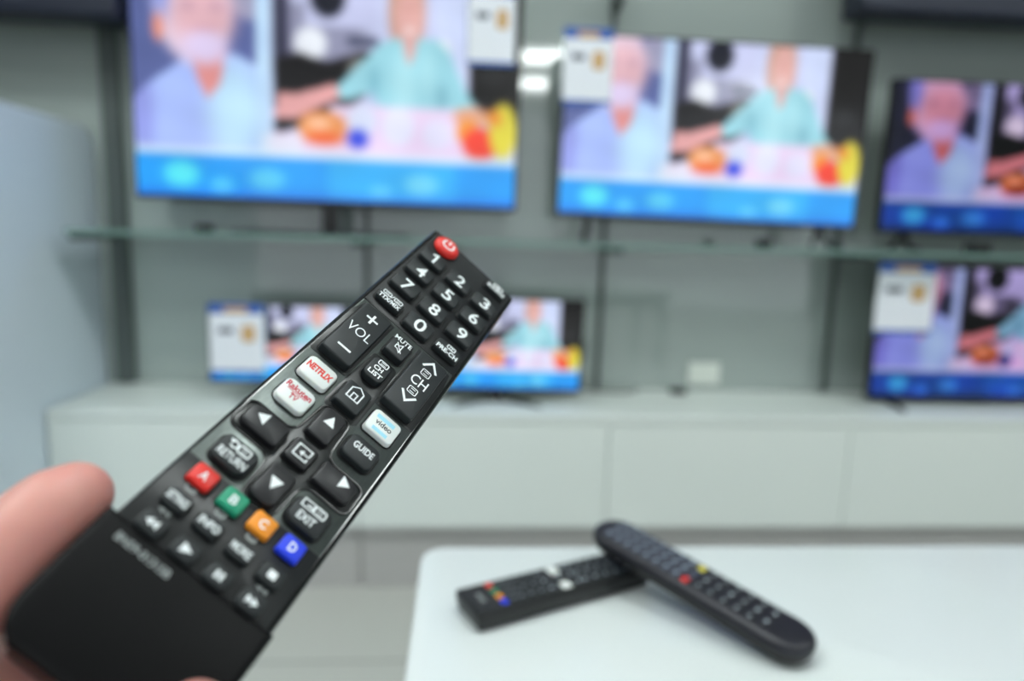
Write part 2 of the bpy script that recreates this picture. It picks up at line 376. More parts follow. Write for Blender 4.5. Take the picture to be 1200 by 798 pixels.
def tv(label, x0, x1, z0, z1, y, yaw, zbase, stand, dimmed=False, tilt=0, bez=.008):
    w, h = x1-x0, z1-z0
    t = thing('television', label, 'television', ((x0+x1)/2, y, zbase), (0, 0, yaw), 'televisions on display along the wall')
    zb = z0-zbase
    bm = bmesh.new()
    stack(bm, [(rrect(0, zb+h/2, w, h, .008), .0), (rrect(0, zb+h/2, w, h, .008), .018), (rrect(0, zb+h/2, w-.02, h-.02, .01), .026)])
    for v in bm.verts: v.co = Vector((v.co.x, v.co.z, v.co.y))
    obj('bezel', bm, M['tvblack'], t, smooth=35)
    b2 = newbox(-w*.36, w*.36, .026, .05, zb+h*.06, zb+h*.66, .012, 2); obj('back_housing', b2, M['tvback'], t)
    s = screen(w-2*bez, h-bez*2.2, M['scrd' if dimmed else 'scr'], t, (lambda a, b: dim(picture(a, b))) if dimmed else picture)
    s.location = (0, -.0012, zb+bez*1.5)
    for ch in list(t.children): ch.rotation_euler = (0, tilt, 0)
    if stand == 'feet':
        for sx in (-1, 1):
            fx = sx*w*.39; bm = bmesh.new()
            tube(bm, [(fx, .02, zb+.03), (fx, .015, zb-.01), (fx+sx*.012, -.03, .012), (fx+sx*.02, -.09, .006)], [.009, .010, .007, .006], 8)
            tube(bm, [(fx, .02, zb), (fx+sx*.008, .07, .007)], [.009, .006], 8)
            for v in bm.verts: v.co.z = max(v.co.z, .0006)
            obj('foot', bm, M['tvback'], t, smooth=40)
    elif stand == 'bar':
        obj('neck', newbox(-.022, .022, .006, .03, .004, zb+.04, .004, 2), M['tvback'], t)
        bm = bmesh.new(); stack(bm, [(rrect(-.02, -.01, w*.44, .16, .03), 0), (rrect(-.02, -.01, w*.44, .16, .03), .006), (rrect(-.02, -.01, w*.43, .15, .03), .009)])
        obj('stand_base', bm, M['tvback'], t, smooth=35)
    elif stand == 'arc':
        obj('neck', newbox(-.02, .02, .006, .026, .005, zb+.03, .004, 2), M['tvback'], t)
        pts = []; n = 16
        for i in range(n+1):
            a = -1+2*i/n; pts.append((a*.125, -.075+.09*(1-a*a)-.0, .008))
        bm = bmesh.new(); tube(bm, pts, [.004+.006*(1-abs(-1+2*i/n)**3) for i in range(n+1)], 8)
        for v in bm.verts: v.co.z = .0005+max(v.co.z, 0)*.7
        obj('stand_base', bm, M['tvback'], t, smooth=40)
    return t
Y0 = 2.0
def X(px, py, y=Y0): return atY(px, py, y).x
def Zp(px, py, y=Y0): return atY(px, py, y).z
tv('largest bright television standing on the glass shelf at the upper left', X(153, 150), X(607, 150), Zp(385, 240), Zp(385, 240)+.60, Y0, math.radians(-.8), ZS, 'bar', tilt=.008)
tv('bright television on the glass shelf right of the largest one', X(652, 240), X(1008, 160), Zp(830, 261), Zp(830, 47), Y0, math.radians(-2), ZS, 'feet', tilt=.02)
tv('dim purplish television on the glass shelf at the upper right edge', X(1032, 240), X(1032, 240)+.86, Zp(1035, 273), Zp(1042, 91), Y0, 0, ZS, 'feet', True, tilt=.0)
tv('dim purplish television on the low cabinets at the lower right edge', X(1019, 440, 1.97), X(1019, 440, 1.97)+.74, max(Zp(1100, 470, 1.97), ZC+.018), Zp(1100, 312, 1.97), 1.97, 0, ZC, 'feet', True)
tv('small bright television on a curved stand behind the tip of the held remote', X(482, 410, 1.95), X(682, 410, 1.95), Zp(600, 459, 1.95), Zp(640, 350, 1.95), 1.95, 0, ZC, 'arc', tilt=.012)
tv('smallest television with a big price card over its left side', X(244, 410, 1.95), X(428, 410, 1.95), Zp(280, 449, 1.95), Zp(280, 356, 1.95), 1.95, 0, ZC, 'arc')

def price_card(label, xa, xb, z0, z1, y, photo=(.72, .5)):
    w, h = xb-xa, z1-z0
    t = thing('price_card', label, 'price card', ((xa+xb)/2, y, z0), group='printed price cards clipped to the screens')
    obj('card', newbox(-w/2, w/2, -.001, .001, 0, h), M['card'], t)
    obj('holder', newbox(-w/2-.003, w/2+.003, .001, .004, -.003, h+.003, .001, 1), M['glass'], t)
    b = newbox(-w/2, w/2, -.0016, -.001, h*.86, h); obj('header_band', b, M['blue'], t)
    b = newbox(-w*.22, w*.22, -.002, -.0016, h*.87, h*.95); obj('header_print', b, M['tan'], t)
    b = newbox(-w*.34, -w*.06, -.0016, -.001, h*.58, h*.66, 0); obj('dark_print', b, M['ink'], t)
    bm = bmesh.new(); stack(bm, [(rrect(w*(photo[0]-.5), h*.58, w*.26, h*.24, w*.08), -.0016), (rrect(w*(photo[0]-.5), h*.58, w*.26, h*.24, w*.08), -.001)])
    for v in bm.verts: v.co = Vector((v.co.x, v.co.z, v.co.y))
    obj('picture_print', bm, M['tan'], t)
    b = newbox(-w/2, w/2, -.0016, -.001, 0, h*.05); obj('footer_band', b, M['blue'], t)
yc = 1.985
price_card('price card hanging at the top right corner of the largest television', X(549, 30, yc), X(604, 30, yc), Zp(575, 77, yc), Zp(575, 77, yc)+.21, yc)
price_card('price card over the top left corner of the second bright television', X(660, 80, yc-.012), X(717, 80, yc-.012), Zp(690, 122, yc-.012), Zp(690, 33, yc-.012), yc-.012)
price_card('price card over the top left corner of the lower dim television', X(1027, 350, 1.955), X(1094, 350, 1.955), Zp(1060, 391, 1.955), Zp(1060, 308, 1.955), 1.955)
price_card('price card over the left side of the smallest television', X(246, 400, 1.94), X(309, 400, 1.94), Zp(280, 438, 1.94), Zp(280, 356, 1.94), 1.94)

# little things on the shelf and worktop
def small_box(px, py, y, w, d, h, label):
    p = atY(px, py, y); t = thing('media_box', label, 'box', (p.x, y, ZS))
    obj('housing', newbox(-w/2, w/2, -d/2, d/2, 0, h, .003, 2), M['tvback'], t)
    obj('front_window', newbox(-w*.3, w*.3, -d/2-.0006, -d/2+.001, h*.3, h*.7), M['tvblack'], t)
small_box(239, 255, 1.93, .035, .05, .022, 'small black box on the glass shelf below the largest television')
small_box(896, 275, 1.93, .032, .05, .026, 'small black box on the glass shelf below the second bright television')
small_box(1146, 285, 1.93, .05, .05, .03, 'small black box on the glass shelf below the upper dim television')
p = atY(824, 437, YW)
sk = thing('wall_socket', 'white double wall socket on the grey wall above the worktop', 'socket', (p.x, YW, p.z))
obj('faceplate', newbox(-.052, .052, -.012, 0, -.036, .036, .004, 2), M['socket'], sk)
for sx in (-1, 1):
    bm = bmesh.new(); stack(bm, [([(sx*.024+.019*math.cos(a), .019*math.sin(a)) for a in [k*math.pi/12 for k in range(24)]], -.016), ([(sx*.024+.015*math.cos(a), .015*math.sin(a)) for a in [k*math.pi/12 for k in range(24)]], -.008)])
    for v in bm.verts: v.co = Vector((v.co.x, v.co.z, v.co.y))
    obj('socket_well', bm, M['socket'], sk, smooth=30)
p = atY(796, 459, 2.08)
bm = bmesh.new(); q = []
for i in range(60):
    a = i/59*math.pi*5; r = .022+.004*math.sin(i*1.3); q.append((p.x+r*math.cos(a), 2.09+r*.7*math.sin(a), ZC+.004+.012*i/59))
tube(bm, q, .0035, 6); tag(obj('coiled_cable', bm, M['cable'], smooth=60), 'short coil of dark cable on the worktop beside the wall socket', 'cable')
bm = bmesh.new(); a = atY(700, 457, 2.1)
tube(bm, [(.36, 2.0, .70), (.365, 2.09, .60), (.38, 2.12, .525), (a.x, 2.11, ZC+.0035), (a.x+.08, 2.09, ZC+.0035), (a.x+.13, 2.12, ZC+.0035), (a.x+.14, YW-.004, ZC+.0035)], .003, 6)
tag(obj('power_cable', bm, M['cable'], smooth=60), 'thin dark cable running down behind the small television to the worktop', 'cable')

# ------------------------------------------------------------------ lamps
for i, (x, y, l) in enumerate([(.74, -2.80, 'square ceiling light reflected between the two bright screens'), (.80, -4.0, 'square ceiling light furthest back behind the viewer'),
                               (2.8, -4.2, 'square ceiling light at the far right behind the viewer'), (1.9, .55, 'square ceiling light above right of the table'),
                               (.35, .55, 'square ceiling light above the table'), (-1.2, .55, 'square ceiling light above the tall white panel'),
                               (3.4, .1, 'square ceiling light furthest to the right of the table'), (-1.2, -.35, 'square ceiling light over the left side of the viewer')]):
    t = thing('ceiling_light', l, 'light', (x, y, 2.8), group='square ceiling lights')
    bm = bmesh.new(); s, a = .25, .22
    for (x0, x1, y0, y1) in ((-s, s, a, s), (-s, s, -s, -a), (-s, -a, -a, a), (a, s, -a, a)): box(bm, x0, x1, y0, y1, -.02, 0)
    obj('frame', bm, M['lampf'], t)
    obj('diffuser', newbox(-a, a, -a, a, -.014, -.006), M['lamp'], t)
wd = bpy.data.worlds.new('world'); SC.world = wd; wd.use_nodes = True
bg = wd.node_tree.nodes['Background']; bg.inputs[0].default_value = (.86, .94, 1, 1); bg.inputs[1].default_value = 1.12

# ------------------------------------------------------------------ table
ZT = .72
t = thing('display_table', 'white table with rounded corners in the foreground carrying two remotes', 'table', (.57, .25, 0))
bm = bmesh.new()
tp = lambda ins: rrect(0, 0, 1.21-2*ins, .68-2*ins, .022-ins*.8, 6)
stack(bm, [(tp(.003), ZT-.036), (tp(0), ZT-.033), (tp(0), ZT-.004), (tp(.0012), ZT-.0012), (tp(.004), ZT)])
obj('tabletop', bm, M['table'], t, smooth=35)
for sx in (-1, 1):
    for sy in (-1, 1):
        obj('leg', newbox(sx*.54-.022, sx*.54+.022, sy*.28-.022, sy*.28+.022, 0, ZT-.036, .003, 2), M['metal'], t)
bm = bmesh.new(); box(bm, -.52, .52, -.29, -.27, ZT-.09, ZT-.036); box(bm, -.52, .52, .27, .29, ZT-.09, ZT-.036); box(bm, -.55, -.53, -.26, .26, ZT-.09, ZT-.036); box(bm, .53, .55, -.26, .26, ZT-.09, ZT-.036)
obj('apron', bm, M['metal'], t)

# ------------------------------------------------------------------ lettering
mm = .001
def text_bm(s, x, y, w, h, z, bold=.03, sp=1.0):
    cu = bpy.data.curves.new('t', 'FONT'); cu.body = s; cu.size = 1; cu.offset = bold; cu.space_character = sp; cu.extrude = 0; cu.resolution_u = 3
    o = bpy.data.objects.new('t', cu); COL.objects.link(o); bpy.context.view_layer.update()
    me = bpy.data.meshes.new_from_object(o.evaluated_get(bpy.context.evaluated_depsgraph_get()))
    bpy.data.objects.remove(o); bm = bmesh.new(); bm.from_mesh(me); bpy.data.meshes.remove(me)
    xs_ = [v.co.x for v in bm.verts]; ys_ = [v.co.y for v in bm.verts]
    a, b, c, d = min(xs_), max(xs_), min(ys_), max(ys_)
    for v in bm.verts: v.co = Vector((x+((v.co.x-a)/(b-a)-.5)*w, y+((v.co.y-c)/(d-c)-.5)*h, z))
    return bm
def flat(bm, pts, z): bm.faces.new([bm.verts.new((p[0], p[1], z)) for p in pts]); return bm
def stroke(bm, pts, w, z, closed=False):
    """flat mitred line"""
    pts = [Vector(p) for p in pts]; N = len(pts); L, R = [], []
    for i in range(N):
        a = pts[i-1] if (i or closed) else None; b = pts[(i+1) % N] if (i < N-1 or closed) else None
        d1 = (pts[i]-a).normalized() if a is not None else None; d2 = (b-pts[i]).normalized() if b is not None else None
        if d1 is None: d1 = d2
        if d2 is None: d2 = d1
        n1 = Vector((-d1.y, d1.x)); n2 = Vector((-d2.y, d2.x)); m = (n1+n2)
        m = m/max(m.length_squared/2, .3)
        L.append(bm.verts.new((*(pts[i]+m*w/2), z))); R.append(bm.verts.new((*(pts[i]-m*w/2), z)))
    for i in range(N if closed else N-1):
        j = (i+1) % N; bm.faces.new((L[i], L[j], R[j], R[i]))
    return bm
def arc(cx, cy, r, a0, a1, n=14): return [(cx+r*math.cos(math.radians(a0+(a1-a0)*i/n)), cy+r*math.sin(math.radians(a0+(a1-a0)*i/n))) for i in range(n+1)]

# ------------------------------------------------------------------ the held remote (local: mm, x right, y towards its top end, z out of the face)
R_ = [[0.7394259940903412, -0.31104554859062505, -0.5970760972984904], [0.664416528566369, 0.480246436956561, 0.5726377880980277], [0.10862723337660132, -0.8201304935752257, 0.5617705026757327]]
T_ = [-0.04650695121331483, 0.017801020839955054, 0.19426460182985378]
col = lambda k: Vector([R_[i][k] for i in range(3)])
def d2w(v): return rt2*v[0]-up2*v[1]+fw*v[2]
ex, ey, ez = d2w(col(0)), -d2w(col(1)), -d2w(col(2)); org = cv2w(T_)
REM = Matrix(((ex.x, ey.x, ez.x, org.x), (ex.y, ey.y, ez.y, org.y), (ex.z, ey.z, ez.z, org.z), (0, 0, 0, 1)))
BASE = REM @ Matrix.Translation((0, -.092, -.018))          # base of the remote: lower end
rem = thing('remote_control', 'large black remote control held up in the left hand, red power button at its top', 'remote control')
rem.matrix_world = BASE
OFF = Vector((0, .092, .018))
def fin(bm):                                                # mm -> m, into the frame of the base empty
    for v in bm.verts:
        if v.co.y < -60:                                    # the lower end narrows a little
            k = (-60-v.co.y)/32; k = k*k*(3-2*k) if k < 1 else 1
            v.co.x *= 1-(.075 if v.co.x < -16 else .02 if v.co.x > 16 else 0)*k
        v.co = v.co*mm+OFF
    return bm
def rob(name, bm, m, parent=None, smooth=35, label=None):
    o = obj(name, fin(bm), m, parent or rem, smooth, label)
    return o
TOP, NOTCH, BOT, HW = 102, -64, -91.2, 21.4
# shell: one loft in z of rounded outlines
def outline(ins, dy=0, rb=8, rtp=1.6, hw=HW):
    cy = (TOP+BOT)/2; return rrect(0, cy+dy, 2*(hw-ins), TOP-BOT-2*ins, (max(rtp-ins*.3, .3), max(rtp-ins*.3, .3), max(rb-ins, 1), max(rb-ins, 1)), 8)
bm = bmesh.new()
stack(bm, [(outline(5.5), -18), (outline(3.2), -17.2), (outline(1.4), -14.5), (outline(.5), -10), (outline(.15), -3.0), (outline(.0), -2.6), (outline(.0), -1.9), (outline(.55), -1.6), (outline(.55), -1.2)])
rob('shell', bm, M['body'])
# glossy rim strip around the face
def ringpart(o1, o2, z1, z2, z3):
    bm = bmesh.new(); stack(bm, [(o1, z1), (o1, z2), (o2, z3), (o2, z1)], cap=(False, False)); return bm
bm = bmesh.new()
stack(bm, [(outline(.35), -1.3), (outline(.25), -.9), (outline(.45), -.35), (outline(.9), -.05), (outline(1.35), .05), (outline(1.5), -.3)], cap=(True, True))
rob('rim', bm, M['rim'], label='glossy black rim around the face')
def plate(bm, pts, z0, z1, ins=.25):
    c = Vector((sum(p[0] for p in pts)/len(pts), sum(p[1] for p in pts)/len(pts)))
    def shrink(k): 
        N = len(pts); out = []
        for i in range(N):
            a = Vector(pts[i-1]); p = Vector(pts[i]); b = Vector(pts[(i+1) % N]); d = (b-a)
            if d.length < 1e-9: out.append(tuple(p)); continue
            d.normalize(); out.append((p.x-d.y*k, p.y+d.x*k))
        return out
    stack(bm, [(pts, z0), (pts, z1-ins*.6), (shrink(ins), z1)]); return bm
# face: upper keypad part, brushed middle, palm cap
bm = bmesh.new(); plate(bm, rrect(0, (TOP-1.5+39.6)/2, 38.9, TOP-1.5-39.6, (.8, .8, .1, .1)), -.4, .0); rob('keypad_face', bm, M['face'])
bm = bmesh.new(); plate(bm, rrect(0, (39.4-42.8)/2, 38.9, 39.4+42.8, (.6, .6, .1, .1)), -.4, .12); rob('brushed_plate', bm, M['brushed'], label='gunmetal brushed middle plate')
bm = bmesh.new(); plate(bm, rrect(0, (-42.8-63.6)/2, 38.9, 63.6-42.8, (.1, .1, .1, .1)), -.4, .12, .1); rob('sheen_falloff_plate', bm, M['face'])  # lower end of the brushed plate, painted dark where its sheen falls off
bm = bmesh.new(); stack(bm, [(rrect(-.15, -77.6, 41.8+ins, 27.2+ins, (.4, .4, 7.5, 7.5), 8), z) for z, ins in ((-1.6, 1.9), (-.9, 1.9), (-.3, 1.2), (.1, .2), (.3, -1.6))]); rob('palm_cap', bm, M['palm'], smooth=50, label='plain glossy black lower end')
# smoked insets around the rockers, list and home keys
bm = bmesh.new(); plate(bm, roundpoly([(-19.6, 6.6, 1.2), (-5.6, 6.6, 1.2), (-5.6, 38.2, .6), (-17.8, 38.2, 1.0), (-19.6, 32, .8)]), 0, .17, .1); rob('rocker_surround', bm, M['inset'])
bm = bmesh.new(); plate(bm, roundpoly([(5.0, 6.6, 1.2), (19.6, 6.6, 1.2), (19.6, 30, .8), (18.6, 38.2, .8), (5.0, 38.2, .6)]), 0, .17, .1); rob('rocker_surround', bm, M['inset'])
bm = bmesh.new(); plate(bm, roundpoly([(-5.9, -6.2, 2.2), (5.9, -6.2, 2.2), (5.6, 8, .6), (4.6, 23, 1.5), (-4.6, 23, 1.5), (-5.6, 8, .6)]), 0, .18, .1); rob('centre_inset', bm, M['inset'])
# direction pad recess
dp = [(-19.0, -20.0, 2.6), (-19.0, -30.2, 2.6), (-5.4, -30.2, 3.4), (-4.6, -43.6, 2.8), (4.6, -43.6, 2.8), (5.4, -30.2, 3.4), (18.6, -30.2, 2.6), (18.6, -20.0, 2.6), (5.6, -20.0, 3.4), (4.6, -5.6, 2.6), (-4.6, -5.6, 2.6), (-5.6, -20.0, 3.4)]
dpp = roundpoly(dp, 6)
bm = bmesh.new(); plate(bm, dpp, 0, .2, .12); rob('direction_pad_inset', bm, M['inset'])
bm = bmesh.new(); tube(bm, [(x, y, .15) for x, y in dpp], .42, 8, closed=True); rob('direction_pad_rim', bm, M['rim'], smooth=70)

def key(name, cx, v, w, h, r, H, m, label=None, slope=.0, gap=.55, dome=.0, taper=.25):
    cy = -v; bm = bmesh.new()
    if isinstance(r, tuple): rr = r
    else: rr = (r,)*4
    g = lambda k: tuple(q+k for q in rr)
    if gap: stack(bm, [(rrect(cx, cy, w+2*gap, h+2*gap, g(gap)), .05), (rrect(cx, cy, w+2*gap, h+2*gap, g(gap)), .24)], mi=1)
    def zz(H_): return lambda p: H_+slope*(p[1]-cy)
    stack(bm, [(rrect(cx, cy, w, h, rr), .1), (rrect(cx, cy, w-taper*.6, h-taper*.6, rr), zz(H-.75)), (rrect(cx, cy, w-taper-.05, h-taper-.05, rr), zz(H-.3)), (rrect(cx, cy, w-taper-.3, h-taper-.3, rr), zz(H-.1)), (rrect(cx, cy, w-taper-.75, h-taper-.75, tuple(max(q-.3, .2) for q in rr)), zz(H))])
    o = rob(name, bm, [m, M['gap']], smooth=50, label=label); return o
def mark(name, bm, m, par, label=None): return rob(name, bm, m, par, None, label)
EPS = .035
C = 12.8
rowsv = [-81.8, -69.7, -57.6, -45.6]
for d, cx, v in (('1', -C, rowsv[0]), ('2', 0, rowsv[0]), ('3', C, rowsv[0]), ('4', -C, rowsv[1]), ('5', 0, rowsv[1]), ('6', C, rowsv[1]), ('7', -C, rowsv[2]), ('8', 0, rowsv[2]), ('9', C, rowsv[2]), ('0', 0, rowsv[3])):
    k = key('number_button', cx, v, 10.6, 7.7, 1.2, 2.0, M['key'])
    if d == '1': bm = bmesh.new(); stroke(bm, [(cx-1.3, -v+1.5), (cx+.5, -v+2.7), (cx+.5, -v-3.1)], .95, 2.0+EPS)
    else: bm = text_bm(d, cx+.2, -v, 4.3 if d == '0' else 3.8, 6.3, 2.0+EPS, .012)
    mark('digit', bm, M['ink_w'], k)
bm = bmesh.new(); tube(bm, [(-2.6, 72.4, 2.0), (-1.9, 72.4, 2.0)], .25, 6); mark('tactile_dot', bm, M['key'], rem)
# power
bm = bmesh.new(); pc = (-12.6, 94.6); rings = []
circ = lambda r, n=36: [(pc[0]+r*math.cos(2*math.pi*k/n), pc[1]+r*math.sin(2*math.pi*k/n)) for k in range(n)]
stack(bm, [(circ(5.8), .05), (circ(5.8), .3)], mi=1)
stack(bm, [(circ(5.35), .1), (circ(5.35), 1.2), (circ(5.1), 1.8), (circ(4.6), 2.25), (circ(3.9), 2.5), (circ(3.0), 2.6)])
pw = rob('power_button', bm, [M['red'], M['gap']], label='round red power button')
bm = bmesh.new(); stroke(bm, arc(pc[0], pc[1]-.1, 2.4, 128, 412, 24), .72, 2.66); stroke(bm, [(pc[0], pc[1]+.2), (pc[0], pc[1]+2.8)], .72, 2.67); mark('power_symbol', bm, M['ink_w'], pw)
# source
sc_ = key('source_button', 12.9, -95.6, 10.0, 5.6, 1.0, 1.9, M['key'])
bm = text_bm('SOURCE', 12.9, 94.5, 8.6, 2.4, 1.9+EPS, .03); stroke(bm, rrect(13.2, 97.0, 4.2, 1.9, .3, 2), .4, 1.9+EPS, True); flat(bm, [(12.2, 96.6), (14.0, 96.6), (14.0, 97.4), (12.2, 97.4)], 1.9+EPS)
mark('source_lettering', bm, M['ink_w'], sc_)
# text and previous channel
def icon_box(bm, cx, cy, w, h, z, th=.35, fill=True):
    stroke(bm, rrect(cx, cy, w, h, .45, 3), th, z, True)
    if fill:
        for dy in (-.22, .22): stroke(bm, [(cx-w*.28, cy+dy*h), (cx+w*.28, cy+dy*h)], .28, z)
k = key('teletext_button', -C, -45.8, 10.2, 5.6, 1.2, 2.0, M['key'])
bm = text_bm('TTX/MIX', -C, 44.5, 8.8, 2.1, 2+EPS, .03); icon_box(bm, -C-2.3, 47.1, 3.1, 1.7, 2+EPS); icon_box(bm, -C+2.4, 47.1, 3.1, 1.7, 2+EPS); stroke(bm, [(-C-.5, 46.2), (-C+.4, 48.0)], .3, 2+EPS)
mark('teletext_lettering', bm, M['ink_w'], k)
k = key('previous_channel_button', C, -45.8, 10.2, 5.8, 1.2, 2.0, M['key'])
bm = text_bm('PRE-CH', C, 44.5, 8.8, 2.2, 2+EPS, .03); icon_box(bm, C+.6, 47.2, 3.2, 1.8, 2+EPS)
mark('previous_channel_lettering', bm, M['ink_w'], k)
# rockers
k = key('volume_rocker', -12.1, -21.9, 11.0, 27.6, 1.0, 3.0, M['key'])
z = 3+EPS; bm = text_bm('VOL', -12.1, 22.3, 8.8, 4.1, z, .0); mark('volume_lettering', bm, M['ink_w'], k)
bm = bmesh.new(); stroke(bm, [(-14.3, 30.3), (-9.9, 30.3)], .85, z); stroke(bm, [(-12.1, 28.0), (-12.1, 32.6)], .85, z+.01); mark('plus_sign', bm, M['ink_w'], k)
bm = bmesh.new(); stroke(bm, [(-14.4, 12.8), (-9.6, 12.8)], .85, z); mark('minus_sign', bm, M['ink_w'], k)
k = key('channel_rocker', 11.6, -22.0, 11.4, 27.6, 1.0, 3.0, M['key'])
bm = text_bm('CH', 11.8, 22.8, 6.0, 4.3, z, .005); mark('channel_lettering', bm, M['ink_w'], k)
bm = bmesh.new(); stroke(bm, [(9.2, 30.2), (11.9, 33.8), (14.6, 30.2)], .85, z); mark('channel_up_sign', bm, M['ink_w'], k)
bm = bmesh.new(); stroke(bm, [(9.0, 16.0), (11.7, 12.6), (14.4, 16.0)], .85, z); mark('channel_down_sign', bm, M['ink_w'], k)
bm = bmesh.new()
for yy in (27.8, 17.9): icon_box(bm, 11.8, yy, 3.2, 2.7, z, .32)
mark('channel_page_icons', bm, M['ink_w'], k)
# mute, channel list, home
k = key('mute_button', .15, -29.8, 7.4, 9.6, 1.0, 2.6, M['key']); z = 2.6+EPS
bm = text_bm('MUTE', -.1, 32.7, 6.6, 2.1, z, .02)
stroke(bm, [(-1.3, 28.4), (-1.3, 29.9), (-.4, 29.9), (.8, 31.0), (.8, 27.2), (-.4, 28.4)], .35, z, True); stroke(bm, [(-1.5, 30.9), (1.6, 27.3)], .35, z+.01)
mark('mute_lettering', bm, M['ink_w'], k)
k = key('channel_list_button', -.15, -15.6, 7.2, 9.4, 2.2, 2.6, M['key'])
bm = text_bm('CH', -.3, 15.9, 3.2, 1.9, z, .03); mark('list_lettering', bm, M['ink_w'], k)
bm = text_bm('LIST', -.1, 13.3, 5.0, 1.9, z, .03); mark('list_lettering', bm, M['ink_w'], k)
bm = bmesh.new(); icon_box(bm, .1, 18.6, 3.4, 1.9, z); mark('list_icon', bm, M['ink_w'], k)
k = key('home_button', -.1, -.8, 8.6, 9.8, .8, 2.6, M['key'])
bm = bmesh.new(); stroke(bm, [(-2.2, -.5), (1.9, -.5), (1.9, 3.4), (-.15, 4.9), (-2.2, 3.4)], .42, z, True); stroke(bm, [(-.9, -.4), (-.9, 1.9), (.6, 1.9), (.6, -.4)], .4, z+.01); mark('home_symbol', bm, M['ink_w'], k)
# white app buttons
k = key('streaming_button', -11.9, .2, 10.0, 8.4, 1.6, 1.9, M['keyw'], label='white button with red film service lettering', gap=.45); z = 1.9+EPS
mark('red_lettering', text_bm('NETFLIX', -11.9, .3, 8.3, 2.6, z, .05), M['ink_r'], k)
k = key('streaming_button', -11.7, 11.7, 9.8, 8.4, 1.9, 1.9, M['keyw'], label='white button with crimson lettering in two lines', gap=.45)
bm = text_bm('Rakuten', -11.8, -9.9, 8.2, 2.2, z, .03); mark('crimson_lettering', bm, M['ink_m'], k)
mark('crimson_lettering', text_bm('TV', -11.8, -12.9, 2.6, 1.8, z, .03), M['ink_m'], k)
bm = bmesh.new(); stroke(bm, [(-15.0, -11.3), (-8.8, -11.3)], .25, z); stroke(bm, [(-13.0, -11.7), (-11.8, -12.1), (-10.6, -11.7)], .25, z+.01); mark('crimson_underline', bm, M['ink_m'], k)
k = key('streaming_button', 11.8, -.2, 9.8, 8.7, 1.4, 1.9, M['keyw'], label='white button with dark lettering on a pale blue print', gap=.45)
bm = bmesh.new(); stroke(bm, [(8.4, 2.2), (14.6, 2.2)], 1.5, z-.01); stroke(bm, [(9.2, -2.5), (14.4, -2.5)], 1.3, z-.01); mark('pale_blue_print', bm, M['ink_c'], k)
mark('dark_lettering', text_bm('video', 11.8, .25, 5.6, 2.0, z, .02), M['ink_k'], k)
k = key('guide_button', 11.4, 12.1, 10.0, 8.2, 1.9, 2.2, M['key'])
mark('guide_lettering', text_bm('GUIDE', 11.6, -11.3, 6.6, 2.3, 2.2+EPS, .02), M['ink_w'], k)
# direction pad
z = 2.2+EPS
k = key('left_arrow_button', -11.7, 25.1, 11.6, 7.4, (.9, 2.0, 2.0, .9), 2.2, M['keyd'], gap=.4); bm = bmesh.new(); flat(bm, [(-15.0, -24.1), (-12.1, -22.1), (-12.1, -26.1)], z); mark('arrow', bm, M['ink_w'], k)
k = key('right_arrow_button', 11.3, 25.1, 11.4, 7.4, (2.0, .9, .9, 2.0), 2.2, M['keyd'], gap=.4); bm = bmesh.new(); flat(bm, [(14.8, -23.9), (11.9, -25.9), (11.9, -21.9)], z); mark('arrow', bm, M['ink_w'], k)
k = key('up_arrow_button', -.1, 12.6, 7.4, 11.2, (2.0, 2.0, .9, .9), 2.2, M['keyd'], gap=.4); bm = bmesh.new(); flat(bm, [(-.05, -9.2), (-1.75, -12.7), (1.65, -12.7)], z); mark('arrow', bm, M['ink_w'], k)
k = key('down_arrow_button', -.1, 37.0, 7.4, 10.8, (.9, .9, 2.2, 2.2), 2.2, M['keyd'], gap=.4); bm = bmesh.new(); flat(bm, [(-.1, -38.6), (1.65, -35.2), (-1.85, -35.2)], z); mark('arrow', bm, M['ink_w'], k)
k = key('enter_button', -.15, 24.9, 7.4, 7.2, .9, 2.2, M['keyd'], gap=.4)
bm = bmesh.new(); stroke(bm, [(2.0, -24.6), (2.0, -22.9), (-2.1, -22.9), (-2.1, -26.6), (2.0, -26.6), (2.0, -25.6)], .4, z); stroke(bm, [(2.2, -24.9), (-.3, -24.9)], .35, z+.01); flat(bm, [(-.9, -24.9), (.2, -25.9), (.2, -23.9)], z+.01); mark('enter_symbol', bm, M['ink_w'], k)
# return and exit
k = key('return_button', -11.4, 37.2, 10.0, 8.0, (2.0, 1.2, 1.8, 2.6), 2.2, M['key'])
mark('return_lettering', text_bm('RETURN', -11.4, -38.7, 7.9, 2.3, z, .01), M['ink_w'], k)
bm = bmesh.new(); stroke(bm, arc(-13.2, -35.4, .95, 150, -150, 16), .45, z); flat(bm, [(-14.9, -34.6), (-13.6, -34.0), (-13.9, -35.6)], z+.01); icon_box(bm, -10.3, -35.4, 3.2, 2.2, z, .4); mark('return_symbol', bm, M['ink_w'], k)
k = key('exit_button', 11.3, 37.3, 10.0, 8.2, (1.2, 2.2, 2.4, 1.6), 2.2, M['key'])
mark('exit_lettering', text_bm('EXIT', 11.1, -38.6, 5.0, 2.3, z, .015), M['ink_w'], k)
bm = bmesh.new(); stroke(bm, rrect(9.5, -35.2, 3.2, 2.1, .15, 2), .35, z, True); stroke(bm, [(10.9, -35.4), (9.3, -35.4)], .45, z+.01); icon_box(bm, 13.0, -35.2, 3.2, 2.2, z, .38); mark('exit_symbol', bm, M['ink_w'], k)
